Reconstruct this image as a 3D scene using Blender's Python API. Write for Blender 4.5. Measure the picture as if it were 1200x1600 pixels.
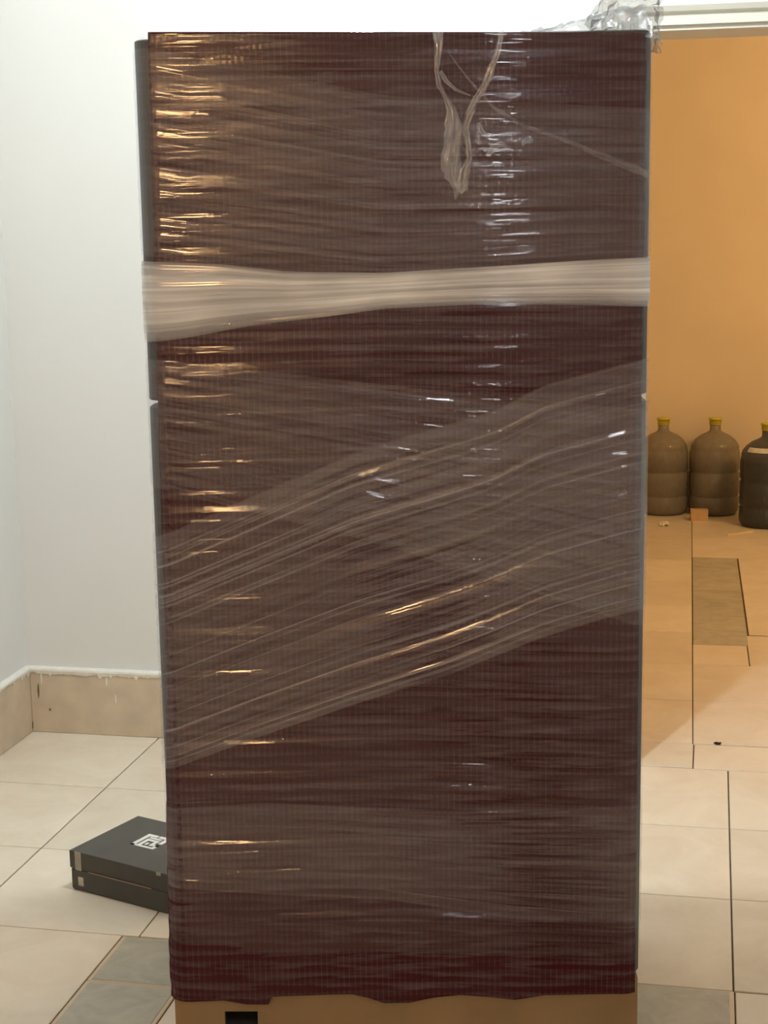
import bpy, bmesh, math, random
import numpy as np
from mathutils import Matrix, Vector

for o in list(bpy.data.objects):
    bpy.data.objects.remove(o)
SC = bpy.context.scene
COL = SC.collection

# ------------------------------------------------------------------ camera
F_PX, EYE = 2465.0, 1.45                    # focal length in pixels of the 1200x1600 frame, eye height
VZ, VX = (216.0, 13500.0), 516.0            # vanishing points relative to the frame centre
_d = np.array([VZ[0], VZ[1], F_PX]); _d /= np.linalg.norm(_d)
_y = np.array([VX, (-F_PX * F_PX - VZ[0] * VX) / VZ[1], F_PX]); _y /= np.linalg.norm(_y)
RW = np.array([np.cross(_y, -_d), _y, -_d])  # world = RW @ (right, down, forward)
cam_data = bpy.data.cameras.new('camera')
cam_data.sensor_fit = 'VERTICAL'; cam_data.sensor_height = 36.0
cam_data.lens = F_PX * 36.0 / 1600.0
cam_data.clip_start = 0.05
cam = bpy.data.objects.new('camera', cam_data); COL.objects.link(cam)
M = Matrix.Identity(4)
for i in range(3):
    M[i][0] = RW[i, 0]; M[i][1] = -RW[i, 1]; M[i][2] = -RW[i, 2]
M[2][3] = EYE
cam.matrix_world = M
SC.camera = cam

# ------------------------------------------------------------------ world, lights, exposure
W_ = bpy.data.worlds.new('world'); SC.world = W_; W_.use_nodes = True
W_.node_tree.nodes['Background'].inputs[0].default_value = (0.9, 0.93, 1, 1)
W_.node_tree.nodes['Background'].inputs[1].default_value = 0.0


def lamp(name, loc, col, watts, rad):
    d = bpy.data.lights.new(name, 'POINT'); d.color = col; d.energy = watts; d.shadow_soft_size = rad
    o = bpy.data.objects.new(name, d); o.location = loc; COL.objects.link(o)
    return o


lamp('ceiling_lamp_offscreen', (-0.60, 2.89, 2.82), (0.89, 0.97, 1.0), 97, 0.045)
lamp('warm_lamp_offscreen', (-0.69, -1.60, 2.58), (1.0, 0.57, 0.25), 46, 0.09)
lamp('second_lamp_offscreen', (0.55, -1.44, 2.58), (0.86, 0.90, 1.0), 12, 0.05)
lamp('far_room_lamp_offscreen', (1.55, 5.9, 2.45), (1.0, 0.62, 0.28), 72, 0.08)
SC.view_settings.view_transform = 'Standard'
SC.view_settings.look = 'None'
SC.view_settings.gamma = 1.0
SC.view_settings.use_curve_mapping = False
SC.view_settings.exposure = 0.0
SC.cycles.transparent_max_bounces = 24
SC.cycles.max_bounces = 10
SC.cycles.use_denoising = True


# ------------------------------------------------------------------ pixel helpers
def ray(x, y): return RW @ np.array([x - 600.0, y - 800.0, F_PX])


def on_floor(x, y, z=0.0):
    r = ray(x, y); t = (z - EYE) / r[2]
    return r * t + np.array([0, 0, EYE])


# ------------------------------------------------------------------ object helpers
def tag(o, label=None, cat=None, group=None, kind=None):
    if label: o['label'] = label
    if cat: o['category'] = cat
    if group: o['group'] = group
    if kind: o['kind'] = kind
    return o


def empty(name, loc, rz=0.0):
    o = bpy.data.objects.new(name, None); COL.objects.link(o)
    o.location = loc; o.rotation_euler = (0, 0, rz); o.empty_display_size = 0.1
    return o


def link(name, me, mat=None, parent=None):
    o = bpy.data.objects.new(name, me); COL.objects.link(o)
    if mat and not me.materials: me.materials.append(mat)
    o.parent = parent
    return o


def mesh(name, verts, faces, mat=None, parent=None, smooth=False, uvs=None):
    me = bpy.data.meshes.new(name)
    me.from_pydata([tuple(map(float, v)) for v in verts], [], faces)
    if uvs is not None:
        uv = me.uv_layers.new(name='UVMap')
        li = np.empty(len(me.loops), dtype=np.int32); me.loops.foreach_get('vertex_index', li)
        uv.data.foreach_set('uv', np.asarray(uvs, dtype=np.float32)[li].ravel())
    if smooth: me.polygons.foreach_set('use_smooth', [True] * len(me.polygons))
    me.update()
    return link(name, me, mat, parent)


def grid_mesh(name, P, UV, mat, parent, closed_u=False):
    """P: (nu, nv, 3) points"""
    nu, nv = P.shape[:2]
    idx = np.arange(nu * nv).reshape(nu, nv)
    if closed_u: idx = np.vstack([idx, idx[:1]])
    a, b, c, d = idx[:-1, :-1], idx[1:, :-1], idx[1:, 1:], idx[:-1, 1:]
    faces = np.stack([a, b, c, d], -1).reshape(-1, 4)
    me = bpy.data.meshes.new(name)
    me.vertices.add(nu * nv); me.vertices.foreach_set('co', P.reshape(-1).astype(np.float32))
    n = len(faces)
    me.loops.add(n * 4); me.loops.foreach_set('vertex_index', faces.ravel().astype(np.int32))
    me.polygons.add(n); me.polygons.foreach_set('loop_start', np.arange(0, n * 4, 4, dtype=np.int32))
    me.update(calc_edges=True)
    if UV is not None:
        uv = me.uv_layers.new(name='UVMap')
        uv.data.foreach_set('uv', UV.reshape(-1, 2)[faces.ravel()].astype(np.float32).ravel())
    me.polygons.foreach_set('use_smooth', [True] * n)
    me.update()
    return link(name, me, mat, parent)


def box(name, lo, hi, mat=None, parent=None, bevel=0.0, seg=2):
    bm = bmesh.new()
    bmesh.ops.create_cube(bm, size=1.0)
    lo, hi = Vector(lo), Vector(hi)
    for v in bm.verts:
        v.co = Vector(((v.co.x + .5) * (hi.x - lo.x) + lo.x, (v.co.y + .5) * (hi.y - lo.y) + lo.y, (v.co.z + .5) * (hi.z - lo.z) + lo.z))
    if bevel: bmesh.ops.bevel(bm, geom=bm.edges[:], offset=bevel, segments=seg, affect='EDGES', profile=0.5)
    me = bpy.data.meshes.new(name); bm.to_mesh(me); bm.free()
    return link(name, me, mat, parent)


def lathe(name, prof, mat, parent, seg=48, smooth=True):
    v, f = [], []
    for (r, z) in prof:
        for k in range(seg):
            a = 2 * math.pi * k / seg
            v.append((r * math.cos(a), r * math.sin(a), z))
    for i in range(len(prof) - 1):
        for k in range(seg):
            k2 = (k + 1) % seg
            f.append((i * seg + k, i * seg + k2, (i + 1) * seg + k2, (i + 1) * seg + k))
    f.append(tuple(range(seg))[::-1]); f.append(tuple((len(prof) - 1) * seg + k for k in range(seg)))
    return mesh(name, v, f, mat, parent, smooth)


# smooth value noise ------------------------------------------------
def vnoise(x, y, seed):
    rng = np.random.default_rng(seed); n = 256
    g = rng.uniform(-1, 1, (n, n))
    xi, yi = np.floor(x).astype(int), np.floor(y).astype(int)
    fx, fy = x - xi, y - yi
    fx = fx * fx * (3 - 2 * fx); fy = fy * fy * (3 - 2 * fy)
    xi, yi, x2, y2 = xi % n, yi % n, (xi + 1) % n, (yi + 1) % n
    return (g[xi, yi] * (1 - fx) + g[x2, yi] * fx) * (1 - fy) + (g[xi, y2] * (1 - fx) + g[x2, y2] * fx) * fy


# ------------------------------------------------------------------ materials
def nodes(name):
    m = bpy.data.materials.new(name); m.use_nodes = True
    nt = m.node_tree
    return m, nt, nt.nodes['Principled BSDF'], nt.nodes['Material Output']


def plain(name, col, rough=0.6, var=0.08, scale=8.0, bump=0.0, spec=0.5, bscale=None):
    m, nt, b, out = nodes(name)
    tc = nt.nodes.new('ShaderNodeTexCoord')
    n = nt.nodes.new('ShaderNodeTexNoise'); n.inputs['Scale'].default_value = scale; n.inputs['Detail'].default_value = 5
    nt.links.new(tc.outputs['Object'], n.inputs['Vector'])
    r = nt.nodes.new('ShaderNodeValToRGB')
    r.color_ramp.elements[0].position = 0.3; r.color_ramp.elements[1].position = 0.7
    r.color_ramp.elements[0].color = (*[c * (1 - var) for c in col], 1)
    r.color_ramp.elements[1].color = (*[min(1, c * (1 + var)) for c in col], 1)
    nt.links.new(n.outputs['Fac'], r.inputs['Fac'])
    nt.links.new(r.outputs['Color'], b.inputs['Base Color'])
    b.inputs['Roughness'].default_value = rough
    b.inputs['Specular IOR Level'].default_value = spec
    if bump:
        n2 = nt.nodes.new('ShaderNodeTexNoise'); n2.inputs['Scale'].default_value = bscale or scale * 6; n2.inputs['Detail'].default_value = 4
        nt.links.new(tc.outputs['Object'], n2.inputs['Vector'])
        bp = nt.nodes.new('ShaderNodeBump'); bp.inputs['Strength'].default_value = bump; bp.inputs['Distance'].default_value = 0.002
        nt.links.new(n2.outputs['Fac'], bp.inputs['Height']); nt.links.new(bp.outputs['Normal'], b.inputs['Normal'])
    return m


def tile_mat(name, c1, c2, rough=0.32, scale=5.0, rnd=0.06):
    m, nt, b, out = nodes(name)
    tc = nt.nodes.new('ShaderNodeTexCoord'); oi = nt.nodes.new('ShaderNodeObjectInfo')
    ad = nt.nodes.new('ShaderNodeVectorMath'); ad.operation = 'ADD'
    sc = nt.nodes.new('ShaderNodeVectorMath'); sc.operation = 'SCALE'; sc.inputs[0].default_value = (17, 31, 0)
    nt.links.new(oi.outputs['Random'], sc.inputs['Scale'])
    nt.links.new(tc.outputs['Object'], ad.inputs[0]); nt.links.new(sc.outputs[0], ad.inputs[1])
    n = nt.nodes.new('ShaderNodeTexNoise'); n.inputs['Scale'].default_value = scale; n.inputs['Detail'].default_value = 7; n.inputs['Roughness'].default_value = 0.65
    n.inputs['Distortion'].default_value = 0.8
    nt.links.new(ad.outputs[0], n.inputs['Vector'])
    r = nt.nodes.new('ShaderNodeValToRGB')
    r.color_ramp.elements[0].position = 0.32; r.color_ramp.elements[1].position = 0.68
    r.color_ramp.elements[0].color = (*c1, 1); r.color_ramp.elements[1].color = (*c2, 1)
    nt.links.new(n.outputs['Fac'], r.inputs['Fac'])
    hs = nt.nodes.new('ShaderNodeHueSaturation')
    mr = nt.nodes.new('ShaderNodeMapRange'); mr.inputs['To Min'].default_value = 1 - rnd; mr.inputs['To Max'].default_value = 1 + rnd
    nt.links.new(oi.outputs['Random'], mr.inputs['Value']); nt.links.new(mr.outputs['Result'], hs.inputs['Value'])
    nt.links.new(r.outputs['Color'], hs.inputs['Color']); nt.links.new(hs.outputs['Color'], b.inputs['Base Color'])
    b.inputs['Roughness'].default_value = rough
    b.inputs['Specular IOR Level'].default_value = 0.35
    return m


def math_node(nt, op, a, b=None, clamp=False):
    n = nt.nodes.new('ShaderNodeMath'); n.operation = op; n.use_clamp = clamp
    for i, v in enumerate((a, b)):
        if v is None: continue
        if isinstance(v, (int, float)): n.inputs[i].default_value = v
        else: nt.links.new(v, n.inputs[i])
    return n.outputs[0]


def film_mat(name, haze, amp, su=2.5, sv=60.0, bump=0.5, gloss=0.07, rough=0.14, col=(0.84, 0.83, 0.86), edge=None, bubbles=False, lo=0.35, hi=0.72, bdist=0.0012, transl=0.25, lines=0.0, under=None, rim=0.04, tint=0.97):
    """thin plastic: clear with streaks of milky haze that run along u, and a gloss that breaks on the streaks.  UV: u in metres, v in metres"""
    m = bpy.data.materials.new(name); m.use_nodes = True
    nt = m.node_tree; nt.nodes.clear()
    out = nt.nodes.new('ShaderNodeOutputMaterial')
    tc = nt.nodes.new('ShaderNodeTexCoord')
    mp = nt.nodes.new('ShaderNodeMapping'); mp.inputs['Scale'].default_value = (su, sv, 1)
    nt.links.new(tc.outputs['UV'], mp.inputs['Vector'])
    n = nt.nodes.new('ShaderNodeTexNoise'); n.noise_dimensions = '2D'; n.inputs['Scale'].default_value = 1.0
    n.inputs['Detail'].default_value = 4; n.inputs['Roughness'].default_value = 0.6
    nb = nt.nodes.new('ShaderNodeTexNoise'); nb.noise_dimensions = '2D'; nb.inputs['Scale'].default_value = 0.55; nb.inputs['Detail'].default_value = 1.2
    nt.links.new(mp.outputs[0], nb.inputs['Vector'])
    nt.links.new(mp.outputs[0], n.inputs['Vector'])
    mr = nt.nodes.new('ShaderNodeMapRange'); mr.interpolation_type = 'SMOOTHSTEP'
    mr.inputs['From Min'].default_value = lo; mr.inputs['From Max'].default_value = hi
    mr.inputs['To Min'].default_value = haze - amp; mr.inputs['To Max'].default_value = haze + amp
    nt.links.new(n.outputs['Fac'], mr.inputs['Value'])
    fac = mr.outputs['Result']
    height = nb.outputs['Fac']
    sep = nt.nodes.new('ShaderNodeSeparateXYZ'); nt.links.new(tc.outputs['UV'], sep.inputs[0])
    # large cloudy variation of the haze
    mp2 = nt.nodes.new('ShaderNodeMapping'); mp2.inputs['Scale'].default_value = (2.2, 3.5, 1)
    nt.links.new(tc.outputs['UV'], mp2.inputs['Vector'])
    n2 = nt.nodes.new('ShaderNodeTexNoise'); n2.noise_dimensions = '2D'; n2.inputs['Scale'].default_value = 1.0; n2.inputs['Detail'].default_value = 3
    nt.links.new(mp2.outputs[0], n2.inputs['Vector'])
    cl = nt.nodes.new('ShaderNodeMapRange'); cl.inputs['From Min'].default_value = 0.3; cl.inputs['From Max'].default_value = 0.7
    cl.inputs['To Min'].default_value = 0.55; cl.inputs['To Max'].default_value = 1.4
    nt.links.new(n2.outputs['Fac'], cl.inputs['Value'])
    fac = math_node(nt, 'MULTIPLY', fac, cl.outputs['Result'])
    if lines:
        mp3 = nt.nodes.new('ShaderNodeMapping'); mp3.inputs['Scale'].default_value = (su * 0.8, sv * 1.7, 1); mp3.inputs['Location'].default_value = (3.3, 7.7, 0)
        nt.links.new(tc.outputs['UV'], mp3.inputs['Vector'])
        n3 = nt.nodes.new('ShaderNodeTexNoise'); n3.noise_dimensions = '2D'; n3.inputs['Scale'].default_value = 1.0; n3.inputs['Detail'].default_value = 2
        nt.links.new(mp3.outputs[0], n3.inputs['Vector'])
        l3 = nt.nodes.new('ShaderNodeMapRange'); l3.inputs['From Min'].default_value = 0.58; l3.inputs['From Max'].default_value = 0.74; l3.inputs['To Max'].default_value = lines
        nt.links.new(n3.outputs['Fac'], l3.inputs['Value'])
        fac = math_node(nt, 'ADD', fac, l3.outputs['Result'])
        height = math_node(nt, 'ADD', height, math_node(nt, 'MULTIPLY', n3.outputs['Fac'], 0.25))
    if bubbles:
        wv = math_node(nt, 'ADD', math_node(nt, 'MULTIPLY', sep.outputs[1], 2 * math.pi / 0.0195), math_node(nt, 'MULTIPLY', n.outputs['Fac'], 7.0))
        st = math_node(nt, 'SINE', wv)
        fac = math_node(nt, 'ADD', fac, math_node(nt, 'MULTIPLY', st, 0.016))
        height = math_node(nt, 'ADD', height, math_node(nt, 'MULTIPLY', st, 0.12))
        su_ = math_node(nt, 'SINE', math_node(nt, 'MULTIPLY', sep.outputs[0], 2 * math.pi / 0.0094))
        sv_ = math_node(nt, 'SINE', math_node(nt, 'MULTIPLY', sep.outputs[1], 2 * math.pi / 0.0105))
        ln = math_node(nt, 'POWER', math_node(nt, 'MULTIPLY_ADD', su_, 0.5), 6.0)
        nt.nodes[-1].inputs[0]
        ln.node.inputs[0].links[0].from_node.inputs[2].default_value = 0.5
        fac = math_node(nt, 'ADD', fac, math_node(nt, 'MULTIPLY', ln, 0.03))
        bub = math_node(nt, 'MULTIPLY', math_node(nt, 'ADD', su_, sv_), 0.05)
        height = math_node(nt, 'ADD', height, bub)
    if edge is not None:      # second uv layer channel: v across 0..1 kept in the 'across' attribute
        at = nt.nodes.new('ShaderNodeAttribute'); at.attribute_name = 'across'
        rp = nt.nodes.new('ShaderNodeValToRGB'); els = rp.color_ramp.elements
        els[0].position = edge[0][0]; els[0].color = (edge[0][1],) * 3 + (1,)
        els[1].position = edge[-1][0]; els[1].color = (edge[-1][1],) * 3 + (1,)
        for p, v in edge[1:-1]:
            e = els.new(p); e.color = (v, v, v, 1)
        nt.links.new(at.outputs['Fac'], rp.inputs['Fac'])
        fac = math_node(nt, 'MULTIPLY', fac, rp.outputs['Color'])
    fac = math_node(nt, 'ADD', fac, 0.0, True)
    bp = nt.nodes.new('ShaderNodeBump'); bp.inputs['Strength'].default_value = bump; bp.inputs['Distance'].default_value = bdist
    nt.links.new(height, bp.inputs['Height'])
    tr = nt.nodes.new('ShaderNodeBsdfTransparent'); tr.inputs[0].default_value = (tint, tint, tint * 1.01, 1)
    if under:
        tr = nt.nodes.new('ShaderNodeBsdfDiffuse'); tr.inputs[0].default_value = (*under, 1); nt.links.new(bp.outputs[0], tr.inputs['Normal'])
    df = nt.nodes.new('ShaderNodeBsdfDiffuse'); df.inputs[0].default_value = (*col, 1); nt.links.new(bp.outputs[0], df.inputs['Normal'])
    tl = nt.nodes.new('ShaderNodeBsdfTranslucent'); tl.inputs[0].default_value = (*col, 1)
    mx0 = nt.nodes.new('ShaderNodeMixShader'); mx0.inputs[0].default_value = transl
    nt.links.new(df.outputs[0], mx0.inputs[1]); nt.links.new(tl.outputs[0], mx0.inputs[2])
    mx1 = nt.nodes.new('ShaderNodeMixShader')
    nt.links.new(fac, mx1.inputs[0]); nt.links.new(tr.outputs[0], mx1.inputs[1]); nt.links.new(mx0.outputs[0], mx1.inputs[2])
    gl = nt.nodes.new('ShaderNodeBsdfGlossy'); gl.inputs['Roughness'].default_value = rough; gl.inputs[0].default_value = (1, 1, 1, 1)
    nt.links.new(bp.outputs[0], gl.inputs['Normal'])
    lw = nt.nodes.new('ShaderNodeLayerWeight'); lw.inputs['Blend'].default_value = 0.25
    gf = math_node(nt, 'ADD', math_node(nt, 'MULTIPLY', lw.outputs['Facing'], rim), gloss, True)
    mx2 = nt.nodes.new('ShaderNodeMixShader')
    nt.links.new(gf, mx2.inputs[0]); nt.links.new(mx1.outputs[0], mx2.inputs[1]); nt.links.new(gl.outputs[0], mx2.inputs[2])
    nt.links.new(mx2.outputs[0], out.inputs[0])
    return m


MT = {}
MT['wall'] = plain('white_paint', (0.74, 0.745, 0.725), 0.75, 0.015, 3, 0.05)
MT['orange'] = plain('orange_paint', (0.78, 0.67, 0.50), 0.7, 0.04, 2.5, 0.04)
MT['ceil'] = plain('ceiling_paint', (0.74, 0.74, 0.71), 0.85, 0.01, 3)
MT['tile'] = tile_mat('beige_floor_tile', (0.67, 0.575, 0.45), (0.77, 0.69, 0.565))
MT['grey_tile'] = tile_mat('grey_marbled_tile', (0.36, 0.335, 0.265), (0.49, 0.455, 0.365), 0.4, 13.0, 0.04)
MT['rim'] = tile_mat('beige_tile_rim', (0.60, 0.47, 0.32), (0.66, 0.53, 0.38), 0.35, 8)
MT['grout'] = plain('brown_grout', (0.10, 0.065, 0.035), 0.9, 0.3, 30)
MT['base'] = plain('tan_baseboard_tile', (0.58, 0.475, 0.35), 0.5, 0.10, 14, 0.05)
MT['plaster'] = plain('white_plaster', (0.80, 0.78, 0.72), 0.8, 0.05, 40, 0.2)
MT['chip'] = plain('brown_chip', (0.20, 0.13, 0.07), 0.9, 0.2, 60)
MT['casing'] = plain('ivory_casing_paint', (0.70, 0.70, 0.63), 0.45, 0.02, 6)

# ------------------------------------------------------------------ structure
XL, XR, YB, YF, YFAR, ZC = -1.94, 1.60, 4.15, -2.40, 8.12, 2.95
TH = 0.20                                      # thickness of the doorway wall
JX0, JX1, HZ = -0.185, 0.80, 1.925             # doorway
floor = tag(box('floor', (XL - .1, YF - .1, -0.12), (XR + 1.0, YFAR + .1, -0.004), MT['grout']), kind='structure')
tag(box('ceiling', (XL - .1, YF - .1, ZC), (XR + 1.0, YFAR + .1, ZC + .1), MT['ceil']), kind='structure')
tag(box('wall_left', (XL - .1, YF - .1, -.05), (XL, YB + TH, ZC + .02), MT['wall']), kind='structure')
tag(box('wall_right', (XR, YF - .1, -.05), (XR + .1, YB + TH, ZC + .02), MT['wall']), kind='structure')
tag(box('wall_behind', (XL - .1, YF - .1, -.05), (XR + .1, YF, ZC + .02), MT['wall']), kind='structure')
# doorway wall as one mesh with the opening cut out: left pier, header, right pier
def multi_box(name, boxes, mat, kind='structure'):
    v, f = [], []
    for lo, hi in boxes:
        i = len(v)
        v += [(x, y, z) for x in (lo[0], hi[0]) for y in (lo[1], hi[1]) for z in (lo[2], hi[2])]
        f += [tuple(i + k for k in q) for q in ((0, 1, 3, 2), (4, 6, 7, 5), (0, 4, 5, 1), (2, 3, 7, 6), (0, 2, 6, 4), (1, 5, 7, 3))]
    o = mesh(name, v, f, mat); tag(o, kind=kind)
    return o
multi_box('wall_back', [((XL, YB, -.05), (JX0, YB + TH, ZC)), ((JX0, YB, HZ), (JX1, YB + TH, ZC)), ((JX1, YB, -.05), (XR, YB + TH, ZC))], MT['wall'])
# reveal lining of the doorway (soffit board and two jamb boards)
tag(box('trim_1', (JX0, YB - .004, HZ - .012), (JX1, YB + TH + .004, HZ), MT['casing']), kind='structure')
tag(box('trim_2', (JX0, YB - .004, 0), (JX0 + .012, YB + TH + .004, HZ - .012), MT['casing']), kind='structure')
tag(box('trim_3', (JX1 - .012, YB - .004, 0), (JX1, YB + TH + .004, HZ - .012), MT['casing']), kind='structure')
# moulded casing round the doorway: profile (distance from opening, projection)
PROF = [(0, 0), (0, .014), (.021, .014), (.024, .007), (.028, .007), (.032, .020), (.045, .026), (.058, .022), (.064, .012), (.070, .012), (.078, .018), (.088, .020), (.098, .014), (.102, 0)]
def casing(name, a, b, out_dir, length_dir):
    """extrude the profile from a to b, mitred at both ends"""
    v, f = [], []
    n = len(PROF)
    for end, s in ((a, -1), (b, 1)):
        for (d, p) in PROF:
            q = Vector(end) + Vector(out_dir) * d + Vector(length_dir) * d * s + Vector((0, -1, 0)) * p
            v.append(q)
    for k in range(n - 1): f.append((k, k + 1, n + k + 1, n + k))
    f.append(tuple(range(n))); f.append(tuple(range(2 * n - 1, n - 1, -1)))
    return tag(mesh(name, v, f, MT['casing']), kind='structure')
casing('trim_4', (JX0, YB - .001, HZ), (JX1, YB - .001, HZ), (0, 0, 1), (1, 0, 0))
casing('trim_5', (JX0, YB - .001, 0.0), (JX0, YB - .001, HZ), (-1, 0, 0), (0, 0, 1))
casing('trim_6', (JX1, YB - .001, 0.0), (JX1, YB - .001, HZ), (1, 0, 0), (0, 0, 1))
# far room
tag(box('wall_far', (XL - .1, YFAR, -.05), (XR + 1.0, YFAR + .1, ZC + .02), MT['orange']), kind='structure')
tag(box('wall_far_left', (XL - .1, YB + TH, -.05), (XL, YFAR, ZC + .02), MT['orange']), kind='structure')
tag(box('wall_far_right', (XR + .9, YB + TH, -.05), (XR + 1.0, YFAR, ZC + .02), MT['orange']), kind='structure')
tag(box('wall_far_front', (XR, YB, -.05), (XR + .9, YB + TH, ZC + .02), MT['orange']), kind='structure')
# floor tiles -------------------------------------------------------
random.seed(4)
TILE_CACHE = {}
def tile(x0, x1, y0, y1, mat='tile', gap=0.0035, parent=floor, rot=None):
    w, d = round(x1 - x0 - gap, 4), round(y1 - y0 - gap, 4)
    if w <= 0.004 or d <= 0.004: return
    key = (w, d, mat)
    if key not in TILE_CACHE:
        bm = bmesh.new(); bmesh.ops.create_cube(bm, size=1.0)
        for v in bm.verts: v.co = Vector((v.co.x * w, v.co.y * d, (v.co.z - .5) * 0.012))
        bmesh.ops.bevel(bm, geom=[e for e in bm.edges if all(v.co.z > -.001 for v in e.verts)], offset=0.0012, segments=1, affect='EDGES')
        me = bpy.data.meshes.new('tile'); bm.to_mesh(me); bm.free(); me.materials.append(MT[mat])
        TILE_CACHE[key] = me
    o = bpy.data.objects.new('tile', TILE_CACHE[key]); COL.objects.link(o); o.parent = parent
    c = Vector(((x0 + x1) / 2, (y0 + y1) / 2, random.uniform(-.0004, .0004)))
    if rot:
        p, a = rot
        v = Matrix.Rotation(a, 3, 'Z') @ (c - Vector((*p, 0))) + Vector((*p, 0)); o.location = v; o.rotation_euler = (0, 0, a)
    else: o.location = c
    return o
def rows(xs, ys, mat='tile', **k):
    for i in range(len(xs) - 1):
        for j in range(len(ys) - 1): tile(xs[i], xs[i + 1], ys[j], ys[j + 1], mat, **k)
# hall, left and right of the wrapped refrigerator
rows([XL, -1.54, -1.141, -0.74, -0.336], [2.90, 3.313, 3.726, YB])
rows([-0.336, 0.067, 0.47, 0.873, 1.276, XR], [2.87, 3.29, 3.70, 4.12])
# front room: beige field with a border of small grey tiles
ys = [2.89 - .41 * k for k in range(13)][::-1]
rows([XL, -1.586, -1.176], [2.90 - .41 * k for k in range(14)][::-1])
rows([0.069, 0.47, 0.873, 1.276, XR], [2.867 - .41 * k for k in range(14)][::-1])
def grey(x0, x1, y0, y1):
    tile(x0, x1, y0, y1, 'rim', .0025)
    w, d = x1 - x0, y1 - y0
    o = tile(x0 + .008, x1 - .008, y0 + .004, y1 - .004, 'grey_tile', .002)
    o.location.z = 0.0009
gx = [-1.176 + .2075 * k for k in range(7)]; gx[1] = -.98
for k in range(6): grey(gx[k], gx[k + 1], 2.698 - (.025 if k > 3 else 0), 2.898 - (.029 if k > 3 else 0))
for k in range(4):
    grey(gx[0], gx[1], 2.698 - .2 * (k + 1), 2.698 - .2 * k)
    grey(gx[5], gx[6], 2.673 - .2 * (k + 1), 2.673 - .2 * k)
rows([-.98, -.56, -.139], [2.69 - .41 * k for k in range(13)][::-1])
# threshold and far room
rows([JX0, -0.025, 0.385, JX1], [4.122, 4.326])
ROT = ((-0.025, 4.13), 0.0143)
fx = [-0.045 - .41 * k for k in range(5, -1, -1)]
fy = [4.328 + .41 * k for k in range(10)]; fy[-1] = YFAR - .02
rows([-0.025 - .41 * k for k in range(4, -1, -1)], fy, rot=ROT, gap=.003)
rows([-0.025, .39, .80, 1.21, 1.62, 2.03, 2.44], [4.328, 4.738, 5.148], rot=ROT, gap=.003)
tile(-0.025, .16, 5.148, 5.40, rot=ROT); tile(.16, .57, 5.148, 5.54, rot=ROT)
for k in range(7):
    tile(-0.023, .166, 5.40 + .209 * k, 5.40 + .209 * (k + 1), 'grey_tile', .0012, rot=ROT)
rows([.17, .58, .99, 1.4, 1.81, 2.22], [5.55, 5.96, 6.37, 6.86], rot=ROT)
rows([-0.025, .39, .80, 1.21, 1.62, 2.03], [6.865, 7.275, 7.685, YFAR - .02], rot=ROT)
rows([.58, .99, 1.4, 1.81, 2.22], [5.148, 5.54], rot=ROT)

# baseboards --------------------------------------------------------
bbb = tag(box('baseboard_back', (XL + .012, YB - .012, 0), (JX0 - .105, YB, .19), MT['base'], bevel=.002, seg=1), kind='structure')
bbl = tag(box('baseboard_left', (XL, 2.6, 0), (XL + .012, YB, .19), MT['base'], bevel=.002, seg=1), kind='structure')
def ragged(name, a, b, out, seed):
    """strip of plaster along the top of a baseboard with a rough lower edge"""
    rng = random.Random(seed); a, b, out = Vector(a), Vector(b), Vector(out); n = int((b - a).length / .006)
    v, f = [], []
    r = 0
    for i in range(n + 1):
        p = a.lerp(b, i / n); r = .6 * r + rng.uniform(-.5, .5)
        lowz = -.010 - .005 * r - (.008 if rng.random() < .06 else 0)
        for (o_, z_) in ((.0, .008), (.0165, .004), (.0175, -.001), (.0145, lowz), (.0, lowz)):
            v.append(p + out * o_ + Vector((0, 0, .19 + z_)))
    for i in range(n):
        for k in range(4): f.append((i * 5 + k, i * 5 + k + 1, i * 5 + k + 6, i * 5 + k + 5))
    return v, f
mesh('plaster_edge', *ragged('p', (XL + .005, YB, 0), (JX0 - .105, YB, 0), (0, -1, 0), 3), MT['plaster'], bbb)
mesh('plaster_edge', *ragged('p', (XL, 2.6, 0), (XL, YB, 0), (1, 0, 0), 5), MT['plaster'], bbl)
def blob(name, cx, cz, w, h, mat, seed):
    rng = random.Random(seed); n = 10; v = []
    for dep in (0, .0016):
        for k in range(n):
            a = 2 * math.pi * k / n; s = rng.uniform(.75, 1.1) * (1 if dep == 0 else .8)
            v.append((cx + w / 2 * math.cos(a) * s, YB - .0119 - dep, cz + h / 2 * math.sin(a) * s))
    f = [tuple(range(n, 2 * n))] + [(k, (k + 1) % n, n + (k + 1) % n, n + k) for k in range(n)]
    return mesh(name, v, f, mat, bbb)
blob('chip_mark', -1.903, .125, .007, .05, MT['chip'], 1)
blob('chip_mark', -1.87, .07, .006, .01, MT['chip'], 2)
blob('chip_mark', -1.927, .02, .005, .03, MT['chip'], 7)
blob('paint_drip', -1.892, .165, .005, .045, MT['plaster'], 3)
blob('paint_drip', -1.69, .165, .007, .035, MT['plaster'], 4)
blob('paint_drip', -1.665, .11, .006, .03, MT['plaster'], 5)

# ------------------------------------------------------------------ wrapped refrigerator
FW, FD, FTOP = 0.7917, 0.60, 1.735
def ftop(u): return 1.7425 - .0155 * np.asarray(u) / FW      # the top of the packing dips to the right
FL = on_floor(270, 1600) * 0.92; FL[2] = 0
FR = on_floor(1000, 1600) * 0.92; FR[2] = 0
fu = (FR - FL) / np.linalg.norm(FR - FL); fn = np.array([-fu[1], fu[0], 0.0])
FANG = math.atan2(fu[1], fu[0])
FORG = FL + fu * FW / 2 + fn * FD / 2
fridge = empty('refrigerator', tuple(FORG), FANG)
tag(fridge, 'tall refrigerator packed in maroon bubble wrap and clear stretch film on a cardboard base', 'refrigerator')

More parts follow.
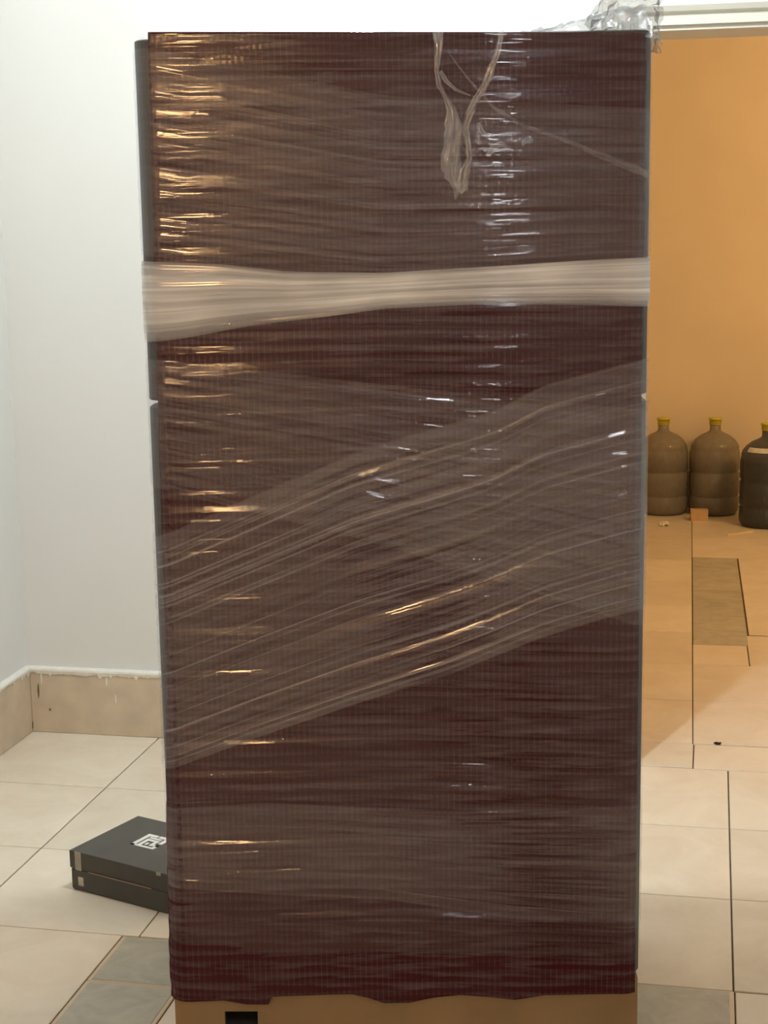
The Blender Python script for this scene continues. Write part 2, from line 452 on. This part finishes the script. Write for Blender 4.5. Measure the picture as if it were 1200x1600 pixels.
def on_front(x, y, off=0.0):
    """pixel -> (u, z) on the refrigerator's front plane"""
    r = ray(x, y); C = np.array([0, 0, EYE]); P0 = FL - fn * off
    t = ((P0 - C) @ fn) / (r @ fn); P = C + r * t
    return float((P - FL) @ fu), float(P[2])

MT['door'] = plain('olive_grey_door_edge', (0.040, 0.032, 0.025), 0.5, 0.1, 3)
MT['carcass'] = plain('dark_grey_steel', (0.10, 0.075, 0.06), 0.45, 0.05, 4)
MT['gasket'] = plain('grey_gasket', (0.06, 0.05, 0.05), 0.7, 0.05, 20)
MT['card'] = plain('brown_cardboard', (0.26, 0.17, 0.085), 0.8, 0.10, 9, 0.15, 0.2)
MT['dark'] = plain('dark_dirt', (0.02, 0.012, 0.008), 0.9, 0.1, 9)
hx, hy = FW / 2, FD / 2
zb = 0.200
def rounded_prism(name, x0, x1, y0, y1, z0, z1, rf, rb, mat, parent, n=6):
    pl = []
    for cx, cy, a0, r in ((x1 - rf, y0 + rf, -90, rf), (x1 - rb, y1 - rb, 0, rb), (x0 + rb, y1 - rb, 90, rb), (x0 + rf, y0 + rf, 180, rf)):
        for k in range(n + 1):
            an = math.radians(a0 + 90 * k / n); pl.append((cx + r * math.cos(an), cy + r * math.sin(an)))
    m = len(pl); v, f = [], []
    cx, cy = (x0 + x1) / 2, (y0 + y1) / 2
    for ins, z in ((.002, z0), (0, z0 + .002), (0, z1 - .002), (.002, z1)):
        for (px_, py_) in pl: v.append((px_ - math.copysign(ins, px_ - cx), py_ - math.copysign(ins, py_ - cy), z))
    for i in range(3):
        for k in range(m): f.append((i * m + k, i * m + (k + 1) % m, (i + 1) * m + (k + 1) % m, (i + 1) * m + k))
    f.append(tuple(range(m))[::-1]); f.append(tuple(range(3 * m, 4 * m)))
    return mesh(name, v, f, mat, parent)
box('body', (-hx + .020, -hy + .08, zb), (hx - .020, hy - .002, FTOP - .02), MT['carcass'], fridge, .008)
rounded_prism('freezer_door', -hx + .0005, hx - .0005, -hy + .003, -hy + .072, 1.1800, FTOP - .003, .027, .006, MT['door'], fridge)
rounded_prism('refrigerator_door', -hx + .0005, hx - .0005, -hy + .003, -hy + .072, zb + .004, 1.1700, .027, .006, MT['door'], fridge)
box('door_gasket', (-hx + .030, -hy + .07, zb + .02), (hx - .030, -hy + .082, FTOP - .03), MT['gasket'], fridge)
# cardboard tray under it: four walls with a hand hole in the front one
tr_ = empty('cardboard_base', (0, 0, 0)); tr_.parent = fridge
bx0, bx1, by0, by1, bz = -hx + .004, hx - .004, -hy + .006, hy - .004, .196
hu0, hz1 = on_front(350, 1583); hu1, _ = on_front(402, 1583)
h0, h1, hzt, hzb = hu0 - hx, hu1 - hx, hz1, hz1 - .055
t_ = .012
box('side_panel', (bx0, by0 + t_, 0), (bx0 + t_, by1 - t_, bz), MT['card'], tr_)
box('side_panel', (bx1 - t_, by0 + t_, 0), (bx1, by1 - t_, bz), MT['card'], tr_)
box('back_panel', (bx0, by1 - t_, 0), (bx1, by1, bz), MT['card'], tr_)
def holed_panel(name, parent):
    v, f = [], []
    for (a0, a1, z0, z1) in ((bx0, h0, 0, bz), (h1, bx1, 0, bz), (h0, h1, hzt, bz), (h0, h1, 0, hzb)):
        i = len(v)
        v += [(x, y, z) for x in (a0, a1) for y in (by0, by0 + t_) for z in (z0, z1)]
        f += [tuple(i + k for k in q) for q in ((0, 1, 3, 2), (4, 6, 7, 5), (0, 4, 5, 1), (2, 3, 7, 6), (0, 2, 6, 4), (1, 5, 7, 3))]
    return mesh(name, v, f, MT['card'], parent)
holed_panel('front_panel', tr_)
box('top_panel', (bx0 + t_, by0 + t_, bz - .012), (bx1 - t_, by1 - t_, bz), MT['card'], tr_)

# plan of the wrap: rounded rectangle, s = u on the flat of the front
RC = 0.030
def plan(s, off):
    """arc length s (0 at the front left, growing to the right) -> local x, y, normal"""
    a = math.pi * RC / 2; fl = FW - 2 * RC; sd = FD - 2 * RC
    per = 2 * fl + 2 * sd + 4 * a
    t = np.mod(np.asarray(s, float) - RC, per)
    x = np.zeros_like(t); y = np.zeros_like(t); nx = np.zeros_like(t); ny = np.zeros_like(t)
    cur = 0.0
    segs = [('l', fl, (-hx + RC, -hy), (1, 0), (0, -1)), ('c', a, (hx - RC, -hy + RC), -90, 0), ('l', sd, (hx, -hy + RC), (0, 1), (1, 0)), ('c', a, (hx - RC, hy - RC), 0, 0),
            ('l', fl, (hx - RC, hy), (-1, 0), (0, 1)), ('c', a, (-hx + RC, hy - RC), 90, 0), ('l', sd, (-hx, hy - RC), (0, -1), (-1, 0)), ('c', a, (-hx + RC, -hy + RC), 180, 0)]
    for g in segs:
        m = (t >= cur - 1e-9) & (t < cur + g[1] + 1e-9)
        q = t - cur
        if g[0] == 'l':
            x = np.where(m, g[2][0] + g[3][0] * q, x); y = np.where(m, g[2][1] + g[3][1] * q, y)
            nx = np.where(m, g[4][0], nx); ny = np.where(m, g[4][1], ny)
        else:
            an = math.radians(g[3]) + q / RC
            x = np.where(m, g[2][0] + RC * np.cos(an), x); y = np.where(m, g[2][1] + RC * np.sin(an), y)
            nx = np.where(m, np.cos(an), nx); ny = np.where(m, np.sin(an), ny)
        cur += g[1]
    return x + nx * off, y + ny * off, nx, ny
PER = 2 * (FW - 2 * RC) + 2 * (FD - 2 * RC) + 2 * math.pi * RC
def s_grid(fine, coarse):
    a = math.pi * RC / 2
    s0, s1 = RC - a, FW - RC + a
    front = np.linspace(s0, s1, int((s1 - s0) / fine) + 1)
    rest = np.linspace(s1, s0 + PER, int((PER - (s1 - s0)) / coarse) + 1)[1:-1]
    return np.concatenate([front, rest])
def loop_interp(s, pts):
    """pts: (u, z) on the front, extended round the back in a straight line"""
    a = math.pi * RC / 2
    pts = sorted(pts); us = [p[0] for p in pts]; zs = [p[1] for p in pts]
    us2 = us + [us[0] + PER]; zs2 = zs + [zs[0]]
    sm = np.mod(np.asarray(s) - us[0], PER) + us[0]
    return np.interp(sm, us2, zs2)
def smooth_z(z, k=9):
    kern = np.hanning(k + 2)[1:-1]; kern /= kern.sum()
    zz = np.concatenate([z[-k:], z, z[:k]]); return np.convolve(zz, kern, 'same')[k:-k]
def px_line(pts): return [on_front(*p) for p in pts]

MT['bubble'] = film_mat('maroon_bubble_wrap', 0.014, 0.022, 8.0, 80.0, 0.4, 0.012, 0.15, lo=.38, hi=.66, bubbles=True, under=(.045, .0055, .0080))
MT['bubble_clear'] = film_mat('clear_bubble_wrap', 0.30, 0.12, 8.0, 80.0, 0.5, 0.05, 0.12, bubbles=True, transl=.5)
# bubble wrap sleeve with a wavy lower hem
hem = px_line([(268, 1563), (300, 1563), (350, 1561), (385, 1567), (421, 1567), (424, 1556), (445, 1555), (550, 1552), (575, 1557), (600, 1565), (640, 1565), (680, 1557), (720, 1553), (765, 1556), (805, 1560), (850, 1553), (1000, 1551)])
nv = 520
T = np.linspace(0, 1, nv)
A_ = np.linspace(0, 1, 265)[:, None]
s0_ = np.interp(T, [0, .10, .34, 1], [-.016, -.012, .012, .027])          # the sheet's left edge leans away from the corner towards the top
S = s0_[None] + (FW - .010 - s0_[None]) * A_
zl = np.interp(S, [p[0] for p in hem], [p[1] for p in hem])
Z = zl + (ftop(S) - zl) * T[None]
fold = 0.0015 / (1 + np.exp((S - hem[5][0]) / .0012)) / (1 + np.exp((Z - .36) / .03))     # overlapped flap at the left
wr = 0.0010 * vnoise(S * 5, Z * 52, 1) + 0.0005 * vnoise(S * 14, Z * 105, 2) + 0.0015 * vnoise(S * 4, Z * 5, 3)
low = 1 / (1 + np.exp((Z - .27) / .03))
wr = wr + low * (0.0025 + 0.0025 * vnoise(S * 11, Z * 3, 8))
off = wr + fold + 0.0018
x, y, nx, ny = plan(S, off)
o = grid_mesh('bubble_wrap', np.stack([x, y, Z], -1), np.stack([S, Z], -1), MT['bubble'], fridge)
sol = o.modifiers.new('thickness', 'SOLIDIFY'); sol.thickness = .002; sol.offset = -1
# bubble wrap folded over the top, puffed up towards the back
nxs, nys = 120, 60
X = np.linspace(-hx + .006, hx - .006, nxs)[:, None] * np.ones(nys)[None]; Y = np.linspace(-hy + .006, hy - .006, nys)[None] * np.ones(nxs)[:, None]
U = X + hx
puff = .034 * np.exp(-((U - .30) / .13) ** 2) * np.clip((Y + hy) / .10, 0, 1) + .006 * vnoise(U * 14, Y * 9, 31) * np.clip((Y + hy) / .04, 0, 1)
edge_ = np.minimum.reduce([X + hx, hx - X, Y + hy, hy - Y]) / .03
Zt = ftop(U) - .006 + .008 * np.clip(edge_, 0, 1) + np.clip(edge_, 0, 1) * np.maximum(puff, -.004)
grid_mesh('bubble_wrap_top', np.stack([X, Y, Zt], -1), np.stack([X, Y], -1), MT['bubble_clear'], fridge)

# stretch film -------------------------------------------------------
def film(name, top, bot, mat, off, nv, seed, wa=.0009, wf=(2.5, 60), fine=.006, bulge=0.0, parent=None, smooth=9, taut=False):
    s = s_grid(fine, .02)
    zt, zb_ = smooth_z(loop_interp(s, top), smooth), smooth_z(loop_interp(s, bot), smooth)
    T = np.linspace(0, 1, nv)
    Z = zb_[:, None] + (zt - zb_)[:, None] * T[None]
    S = s[:, None] * np.ones(nv)[None]
    width = float(np.mean(zt - zb_))
    V = T[None] * width * np.ones(len(s))[:, None]
    d = off + wa * vnoise(S * wf[0], V * wf[1] + 40, seed) + wa * .5 * vnoise(S * wf[0] * 2.3, V * wf[1] * 2 + 9, seed + 1) + bulge * np.sin(np.pi * T)[None] ** .7
    if taut: d = off + (d - off) * np.interp(Z, [1.15, 1.4, 1.75], [1, .75, .6])
    ny0 = plan(S, 0)[3]; d = .0015 + (d - .0015) * np.clip(-ny0, .15, 1)
    x, y, nx, ny = plan(S, d)
    o = grid_mesh(name, np.stack([x, y, Z], -1), np.stack([S, V + seed * .37], -1), mat, parent or fridge, True)
    at = o.data.attributes.new('across', 'FLOAT', 'POINT')
    at.data.foreach_set('value', np.tile(T, len(s)).astype(np.float32))
    return o
SOFT = [(0, .25), (.06, 1), (.94, 1), (1, .25)]
HARD = [(0, 1.6), (.02, 1), (.97, 1), (1, 1.7)]
MT['film_a'] = film_mat('stretch_film_clear', 0.007, 0.007, 1.0, 120, 0.35, 0.026, 0.025, lines=.035, bdist=.008, edge=[(0, .0), (.05, .6), (.1, 1), (1, 1)])
MT['film_b'] = film_mat('stretch_film_hazy', 0.017, 0.017, 1.0, 120, 0.35, 0.04, 0.025, lines=.05, bdist=.007, edge=SOFT)
MT['film_d'] = film_mat('stretch_film_diagonal', 0.030, 0.028, 0.7, 110, 0.4, 0.05, 0.025, lines=.20, bdist=.007, edge=HARD, lo=.38, hi=.75)
MT['film_r'] = film_mat('stretch_film_bundle', 1.08, 0.22, 1.2, 150, 0.8, 0.05, 0.10, col=(.92, .91, .89), transl=.05, edge=[(0, .12), (.10, .35), (.34, .9), (.80, 1), (.93, .75), (1, .3)])
film('film_layer', px_line([(232, 54), (1018, 50)]), px_line([(268, 1500), (600, 1485), (1000, 1500)]), MT['film_a'], .0064, 640, 11, .0026, (1.1, 75), taut=True)
film('film_layer', px_line([(232, 75), (600, 150), (1018, 170)]), px_line([(232, 400), (600, 440), (1018, 410)]), MT['film_b'], .0078, 150, 21, .0018, (1.1, 75))
film('film_layer', px_line([(232, 560), (600, 600), (1010, 640)]), px_line([(240, 760), (600, 850), (1005, 980)]), MT['film_b'], .0078, 140, 25, .0018, (1.1, 75))
film('film_layer', px_line([(255, 1262), (420, 1252), (700, 1265), (1003, 1258)]), px_line([(258, 1385), (420, 1395), (600, 1402), (800, 1432), (1001, 1450)]), MT['film_b'], .0078, 90, 29, .0018, (1.1, 75))
film('film_swath', px_line([(240, 842), (400, 772), (550, 705), (770, 642), (850, 600), (1012, 558)]), px_line([(252, 1205), (400, 1150), (560, 1096), (700, 1052), (850, 992), (950, 962), (1006, 948)]), MT['film_d'], .0095, 190, 33, .0026, (.9, 60))
film('film_bundle', px_line([(222, 408), (340, 412), (450, 424), (600, 426), (750, 417), (900, 407), (1018, 401)]), px_line([(224, 536), (290, 528), (400, 507), (500, 496), (600, 482), (750, 475), (900, 476), (1017, 479)]), MT['film_r'], .0085, 70, 41, .0016, (2.0, 110), .004)

# twisted strands of film hanging over the front edge ------------------
MT['strand'] = film_mat('twisted_film', 0.24, 0.14, 30, 200, 0.8, 0.10, 0.15)
MT['wisp'] = film_mat('thin_film_crease', 0.16, 0.07, 30, 200, 0.8, 0.04, 0.1)
def ribbon(name, pts, off=.010, seed=0, mat='strand'):
    """pts: (px, py, width px); crumpled ribbon on the front of the wrap"""
    rng = random.Random(seed)
    P = [(on_front(p[0], p[1]), p[2] * .00125) for p in pts]
    dense = []
    for i in range(len(P) - 1):
        (a, wa), (b, wb) = P[i], P[i + 1]
        n = max(2, int(math.hypot(b[0] - a[0], b[1] - a[1]) / .006))
        for k in range(n): t = k / n; dense.append((a[0] + (b[0] - a[0]) * t, a[1] + (b[1] - a[1]) * t, wa + (wb - wa) * t))
    dense.append((*P[-1][0], P[-1][1]))
    v, f, uv = [], [], []
    m = 8; L = 0
    for i, (u, z, w) in enumerate(dense):
        a, b = dense[max(0, i - 1)], dense[min(len(dense) - 1, i + 1)]
        dx, dz = b[0] - a[0], b[1] - a[1]; l = math.hypot(dx, dz) or 1; px_, pz_ = -dz / l, dx / l
        if i: L += math.hypot(u - dense[i - 1][0], z - dense[i - 1][1])
        for k in range(m):
            t = k / (m - 1) - .5
            ww = w * (1 + rng.uniform(-.12, .12))
            rel = .004 * math.sin(k * 2.1 + i * .35) * min(1, w / .01) + rng.uniform(-.0012, .0012)
            v.append((u + px_ * t * ww - hx, -hy - off - rel, z + pz_ * t * ww)); uv.append((L, t * w))
    for i in range(len(dense) - 1):
        for k in range(m - 1): f.append((i * m + k, i * m + k + 1, (i + 1) * m + k + 1, (i + 1) * m + k))
    return mesh(name, v, f, MT[mat], fridge, True, uv)
ribbon('film_strand', [(684, 52, 14), (685, 75, 9), (682, 110, 7), (686, 135, 6), (697, 155, 6), (705, 172, 12), (708, 195, 20), (707, 225, 20), (704, 255, 26), (708, 275, 20), (714, 296, 9), (711, 312, 2)], .011, 1)
ribbon('film_strand', [(784, 48, 6), (777, 82, 7), (766, 112, 9), (755, 138, 9), (741, 160, 8), (733, 180, 9), (727, 200, 8), (732, 228, 8), (733, 248, 8), (726, 268, 12), (722, 292, 14), (716, 300, 8)], .011, 2)
ribbon('film_strand', [(688, 112, 5), (697, 128, 5), (712, 141, 4), (735, 150, 2)], .009, 3)
ribbon('film_strand', [(748, 192, 5), (750, 205, 8), (758, 212, 6), (766, 216, 5)], .009, 4)
ribbon('film_strand', [(748, 200, 3), (746, 226, 3)], .010, 5)
ribbon('film_strand', [(760, 244, 4), (770, 232, 10), (782, 226, 8), (797, 230, 2)], .009, 6)
ribbon('film_strand', [(700, 82, 1.5), (728, 120, 3), (770, 168, 4), (820, 198, 5), (870, 215, 4), (930, 240, 8), (975, 258, 9), (1014, 274, 8)], .0085, 7, 'wisp')

# crumpled film over the top edge and the tuft at the right corner -----
MT['tuft'] = film_mat('crumpled_film', 0.10, 0.09, 25, 40, 0.9, 0.10, 0.08, col=(0.9, 0.9, 0.92), transl=.3, tint=.60)
def crumple(name, X, Y, Z, seed, amp, fr):
    nu, nv = X.shape
    gu, gv = np.meshgrid(np.arange(nu), np.arange(nv), indexing='ij')
    k = [vnoise(gu * fr, gv * fr, seed + i) + .5 * np.abs(vnoise(gu * fr * 2.3, gv * fr * 2.3, seed + 9 + i)) for i in range(3)]
    P = np.stack([X + amp * k[0], Y + amp * k[1], Z + amp * k[2]], -1)
    return grid_mesh(name, P, np.stack([X, Z + Y], -1), MT['tuft'], fridge)
# sheet along the top front edge, from the twists to the right corner
nu, nv = 150, 26
u = np.linspace(.47, FW - .002, nu)[:, None] * np.ones(nv)[None]; t = np.linspace(0, 1, nv)[None] * np.ones(nu)[:, None]
rise = np.interp(u, [.47, .55, .62, .70, .745, .79], [.004, .010, .022, .040, .055, .060])
crumple('film_sheet', u - hx, -hy + .002 + .14 * t, ftop(u) - .008 + rise * np.sin(np.clip(t * 1.25, 0, 1) * math.pi * .5), 51, .0035, .22)
# tuft standing up at the corner and poking out to the right
nu, nv = 60, 60
a = np.linspace(0, 1, nu)[:, None] * np.ones(nv)[None]; b = np.linspace(0, 1, nv)[None] * np.ones(nu)[:, None]
ux = np.interp(a, [0, .35, .7, 1], [.690, .735, .795, .806]) + .008 * b * (a - .4)
crumple('film_tuft', ux - hx, -hy + .004 + .10 * a * .5 + .015 * np.sin(b * 5), ftop(ux) - .012 - .012 * a * (1 - b) + b * np.interp(a, [0, .35, .8, 1], [.028, .080, .092, .085]), 61, .006, .17)

# ------------------------------------------------------------------ two flat black boxes
A0 = on_floor(113, 1389); B0 = on_floor(262, 1429)
bd = (B0 - A0) / np.linalg.norm(B0 - A0); BANG = math.atan2(bd[1], bd[0])
MT['black'] = plain('black_card', (0.042, 0.038, 0.031), 0.32, 0.12, 20, 0.05)
MT['print'] = plain('white_print', (0.72, 0.72, 0.68), 0.5, 0.03, 20)
MT['tape'] = plain('frosted_tape', (0.30, 0.27, 0.21), 0.35, 0.12, 60)
MT['sticker'] = plain('grey_white_sticker', (0.45, 0.41, 0.34), 0.5, 0.22, 90)
MT['seam'] = plain('brown_board_edge', (0.30, 0.20, 0.12), 0.7, 0.1, 30)
BW, BD = 0.29, 0.235
lower = empty('flat_box', (A0[0], A0[1], 0.0), BANG)
tag(lower, 'black flat cardboard box with a small square sticker, lying on the floor under another', 'box')
def flat_box(root, z0, h, w, d, x0=0.0, y0=0.0):
    box('tray', (x0 + .002, y0 + .002, z0), (x0 + w - .002, y0 + d - .002, z0 + h * .55), MT['black'], root, .0015, 2)
    return box('lid', (x0, y0, z0 + h * .06), (x0 + w, y0 + d, z0 + h), MT['black'], root, .002, 2)
flat_box(lower, 0, .049, BW, BD)
box('sticker', (.020, -.0008, .0135), (.035, .0002, .034), MT['sticker'], lower)
upper = empty('flat_box', (A0[0], A0[1], 0.049), BANG)
tag(upper, 'black flat cardboard box with a white square maze emblem on its lid', 'box')
lid = flat_box(upper, 0, .043, BW + .004, BD + .002, -.003, -.001)
box('tape', (.014, -.0022, .0004), (.032, -.0006, .0432), MT['tape'], upper, .0003, 1)
box('tape', (.246, -.0022, .036), (.258, -.0006, .0436), MT['tape'], upper, .0003, 1)
box('board_edge', (.05, -.0018, .0003), (.23, -.0006, .0022), MT['seam'], upper)
# emblem, in units of its own square
BARS = [(0, .16, 0, 1), (0, .46, .84, 1), (.52, 1, .84, 1), (.84, 1, .44, .84), (0, 1, 0, .11), (.86, 1, 0, .33), (.24, .38, 0, .64), (.24, .78, .51, .64), (.63, .77, .2, .6), (.63, 1, .21, .33), (.24, .76, .69, .80), (.45, .55, .2, .37)]
v, f = [], []
for i, (a0, a1, b0, b1) in enumerate(BARS):
    k = len(v); zt_ = .0432 + .0001 * (i % 4)
    v += [(.094 + .066 * p, .092 + .068 * q, z) for p in (a0, a1) for q in (b0, b1) for z in (.0427, zt_)]
    f += [tuple(k + j for j in q) for q in ((0, 1, 3, 2), (4, 6, 7, 5), (0, 4, 5, 1), (2, 3, 7, 6), (0, 2, 6, 4), (1, 5, 7, 3))]
em = mesh('emblem', v, f, MT['print'], lid); em['label'] = 'white printed square maze emblem'

# ------------------------------------------------------------------ water jugs
def plastic(name, tint, dark, alpha, rough=.06):
    m, nt, b, out = nodes(name)
    b.inputs['Base Color'].default_value = (*dark, 1); b.inputs['Roughness'].default_value = rough
    t = nt.nodes.new('ShaderNodeBsdfTransparent'); t.inputs[0].default_value = (*tint, 1)
    n = nt.nodes.new('ShaderNodeTexNoise'); n.inputs['Scale'].default_value = 12
    mr = nt.nodes.new('ShaderNodeMapRange'); mr.inputs['To Min'].default_value = alpha - .1; mr.inputs['To Max'].default_value = alpha + .1
    nt.links.new(n.outputs['Fac'], mr.inputs['Value'])
    mx = nt.nodes.new('ShaderNodeMixShader'); nt.links.new(mr.outputs[0], mx.inputs[0])
    nt.links.new(t.outputs[0], mx.inputs[1]); nt.links.new(b.outputs[0], mx.inputs[2]); nt.links.new(mx.outputs[0], out.inputs[0])
    return m
MT['jug'] = plastic('smoky_jug_plastic', (.62, .60, .56), (.36, .335, .28), .5)
MT['jug2'] = plastic('dusky_blue_jug_plastic', (.50, .54, .58), (.10, .11, .12), .55)
MT['water'] = plastic('jug_water', (.25, .22, .18), (.05, .038, .025), .75, .1)
MT['cap'] = plain('yellow_cap', (0.56, 0.50, 0.06), 0.45, 0.06, 30)
MT['label'] = plain('pale_label', (0.62, 0.62, 0.58), 0.6, 0.15, 60)
R_ = .124
PROFJ = [(.095, 0), (.112, .004), (.121, .016), (R_, .03), (R_, .085), (.1205, .090), (.1205, .096), (R_, .102), (R_, .205), (.1195, .211), (.1195, .218), (R_, .224), (R_, .300), (.121, .318), (.118, .330), (.119, .336), (.112, .352), (.096, .374), (.072, .392), (.046, .404), (.031, .412), (.027, .422), (.027, .455)]
def jug(loc, label, mat='jug', lab=False, sc=1.0, fill=.25):
    t = empty('water_jug', loc); tag(t, label, 'water jug', 'water jugs along the orange wall')
    t.scale = (sc, sc, sc)
    bo = lathe('bottle', PROFJ, MT[mat], t)
    w = [(max(r - .006, .01), max(z, .006)) for r, z in PROFJ if z < fill] + [(R_ - .006, fill), (.001, fill + .0005)]
    lathe('water', w, MT['water'], t)
    cp = lathe('cap', [(.029, .444), (.030, .446), (.030, .470), (.034, .471), (.034, .476), (.031, .479), (.001, .480)], MT['cap'], t, 32)
    if lab:
        v, f, n = [], [], 24
        for i in range(n + 1):
            a_ = math.radians(215 + 75 * i / n)
            for r, z in ((.1135, .352), (.1000, .3725)):
                v.append((r * math.cos(a_), r * math.sin(a_), z))
        for i in range(n): f.append((2 * i, 2 * i + 2, 2 * i + 3, 2 * i + 1))
        o = mesh('neck_label', v, f, MT['label'], t, True); o['label'] = 'pale paper label on the shoulder'
    return t
jug((-0.226, 7.935, 0), 'smoky water jug with yellow cap, against the orange wall, next to the refrigerator')
jug((0.027, 7.95, 0), 'smoky water jug with yellow cap, standing behind a small tan cardboard piece')
jug((0.272, 7.65, 0), 'dusky blue-grey water jug with a pale label on its shoulder', 'jug2', True, 1.03, .3)

# ------------------------------------------------------------------ litter on the floor
MT['tan'] = plain('tan_card', (0.62, 0.42, 0.22), 0.8, 0.08, 30)
MT['paper'] = plain('white_paper', (0.78, 0.72, 0.62), 0.8, 0.05, 30)
MT['stick'] = plain('pale_wood', (0.78, 0.60, 0.36), 0.7, 0.08, 30)
p = on_floor(1092, 814)
c = empty('cardboard_piece', (p[0], p[1] + .03, 0), .1); tag(c, 'small tan folded cardboard piece on the floor before a water jug', 'cardboard')
box('panel', (-.041, -.03, 0), (.041, -.026, .055), MT['tan'], c); box('panel', (-.041, .02, 0), (.041, .024, .053), MT['tan'], c)
box('panel', (-.041, -.026, 0), (-.037, .02, .054), MT['tan'], c); box('panel', (.037, -.026, 0), (.041, .02, .054), MT['tan'], c)
p = on_floor(1038, 821)
rng = np.random.default_rng(9); n = 14
gx_, gy_ = np.meshgrid(np.linspace(-.022, .022, n), np.linspace(-.022, .022, n), indexing='ij')
gz_ = .010 + .010 * vnoise(gx_ * 160, gy_ * 160, 71); gz_ -= gz_.min()
o = grid_mesh('paper_scrap', np.stack([gx_, gy_, gz_], -1), None, MT['paper'], None)
sol = o.modifiers.new('s', 'SOLIDIFY'); sol.thickness = .0008
o.location = (p[0], p[1], 0.0008); tag(o, 'crumpled scrap of white paper on the floor before the jugs', 'paper scrap')
a_, b_ = on_floor(1137, 837), on_floor(1177, 831)
L_ = np.linalg.norm(b_ - a_)
o = box('wooden_stick', (-L_ / 2, -.004, 0), (L_ / 2, .004, .007), MT['stick'], None, .001)
o.location = tuple((a_ + b_) / 2); o.rotation_euler = (0, 0, math.atan2(b_[1] - a_[1], b_[0] - a_[0])); tag(o, 'thin pale wooden stick lying on the far floor', 'stick')
p = on_floor(1121, 1163)
bm = bmesh.new(); bmesh.ops.create_icosphere(bm, subdivisions=2, radius=1)
for v_ in bm.verts: v_.co = Vector((v_.co.x * .010, v_.co.y * .006, (v_.co.z + 1) * .0035)) * (1 + .25 * math.sin(v_.co.x * 7 + v_.co.y * 5))
me = bpy.data.meshes.new('dirt_crumb'); bm.to_mesh(me); bm.free()
o = link('dirt_crumb', me, MT['dark']); o.location = (p[0], p[1], -.0005); tag(o, 'small dark dirt crumb on the doorway threshold joint', 'crumb')
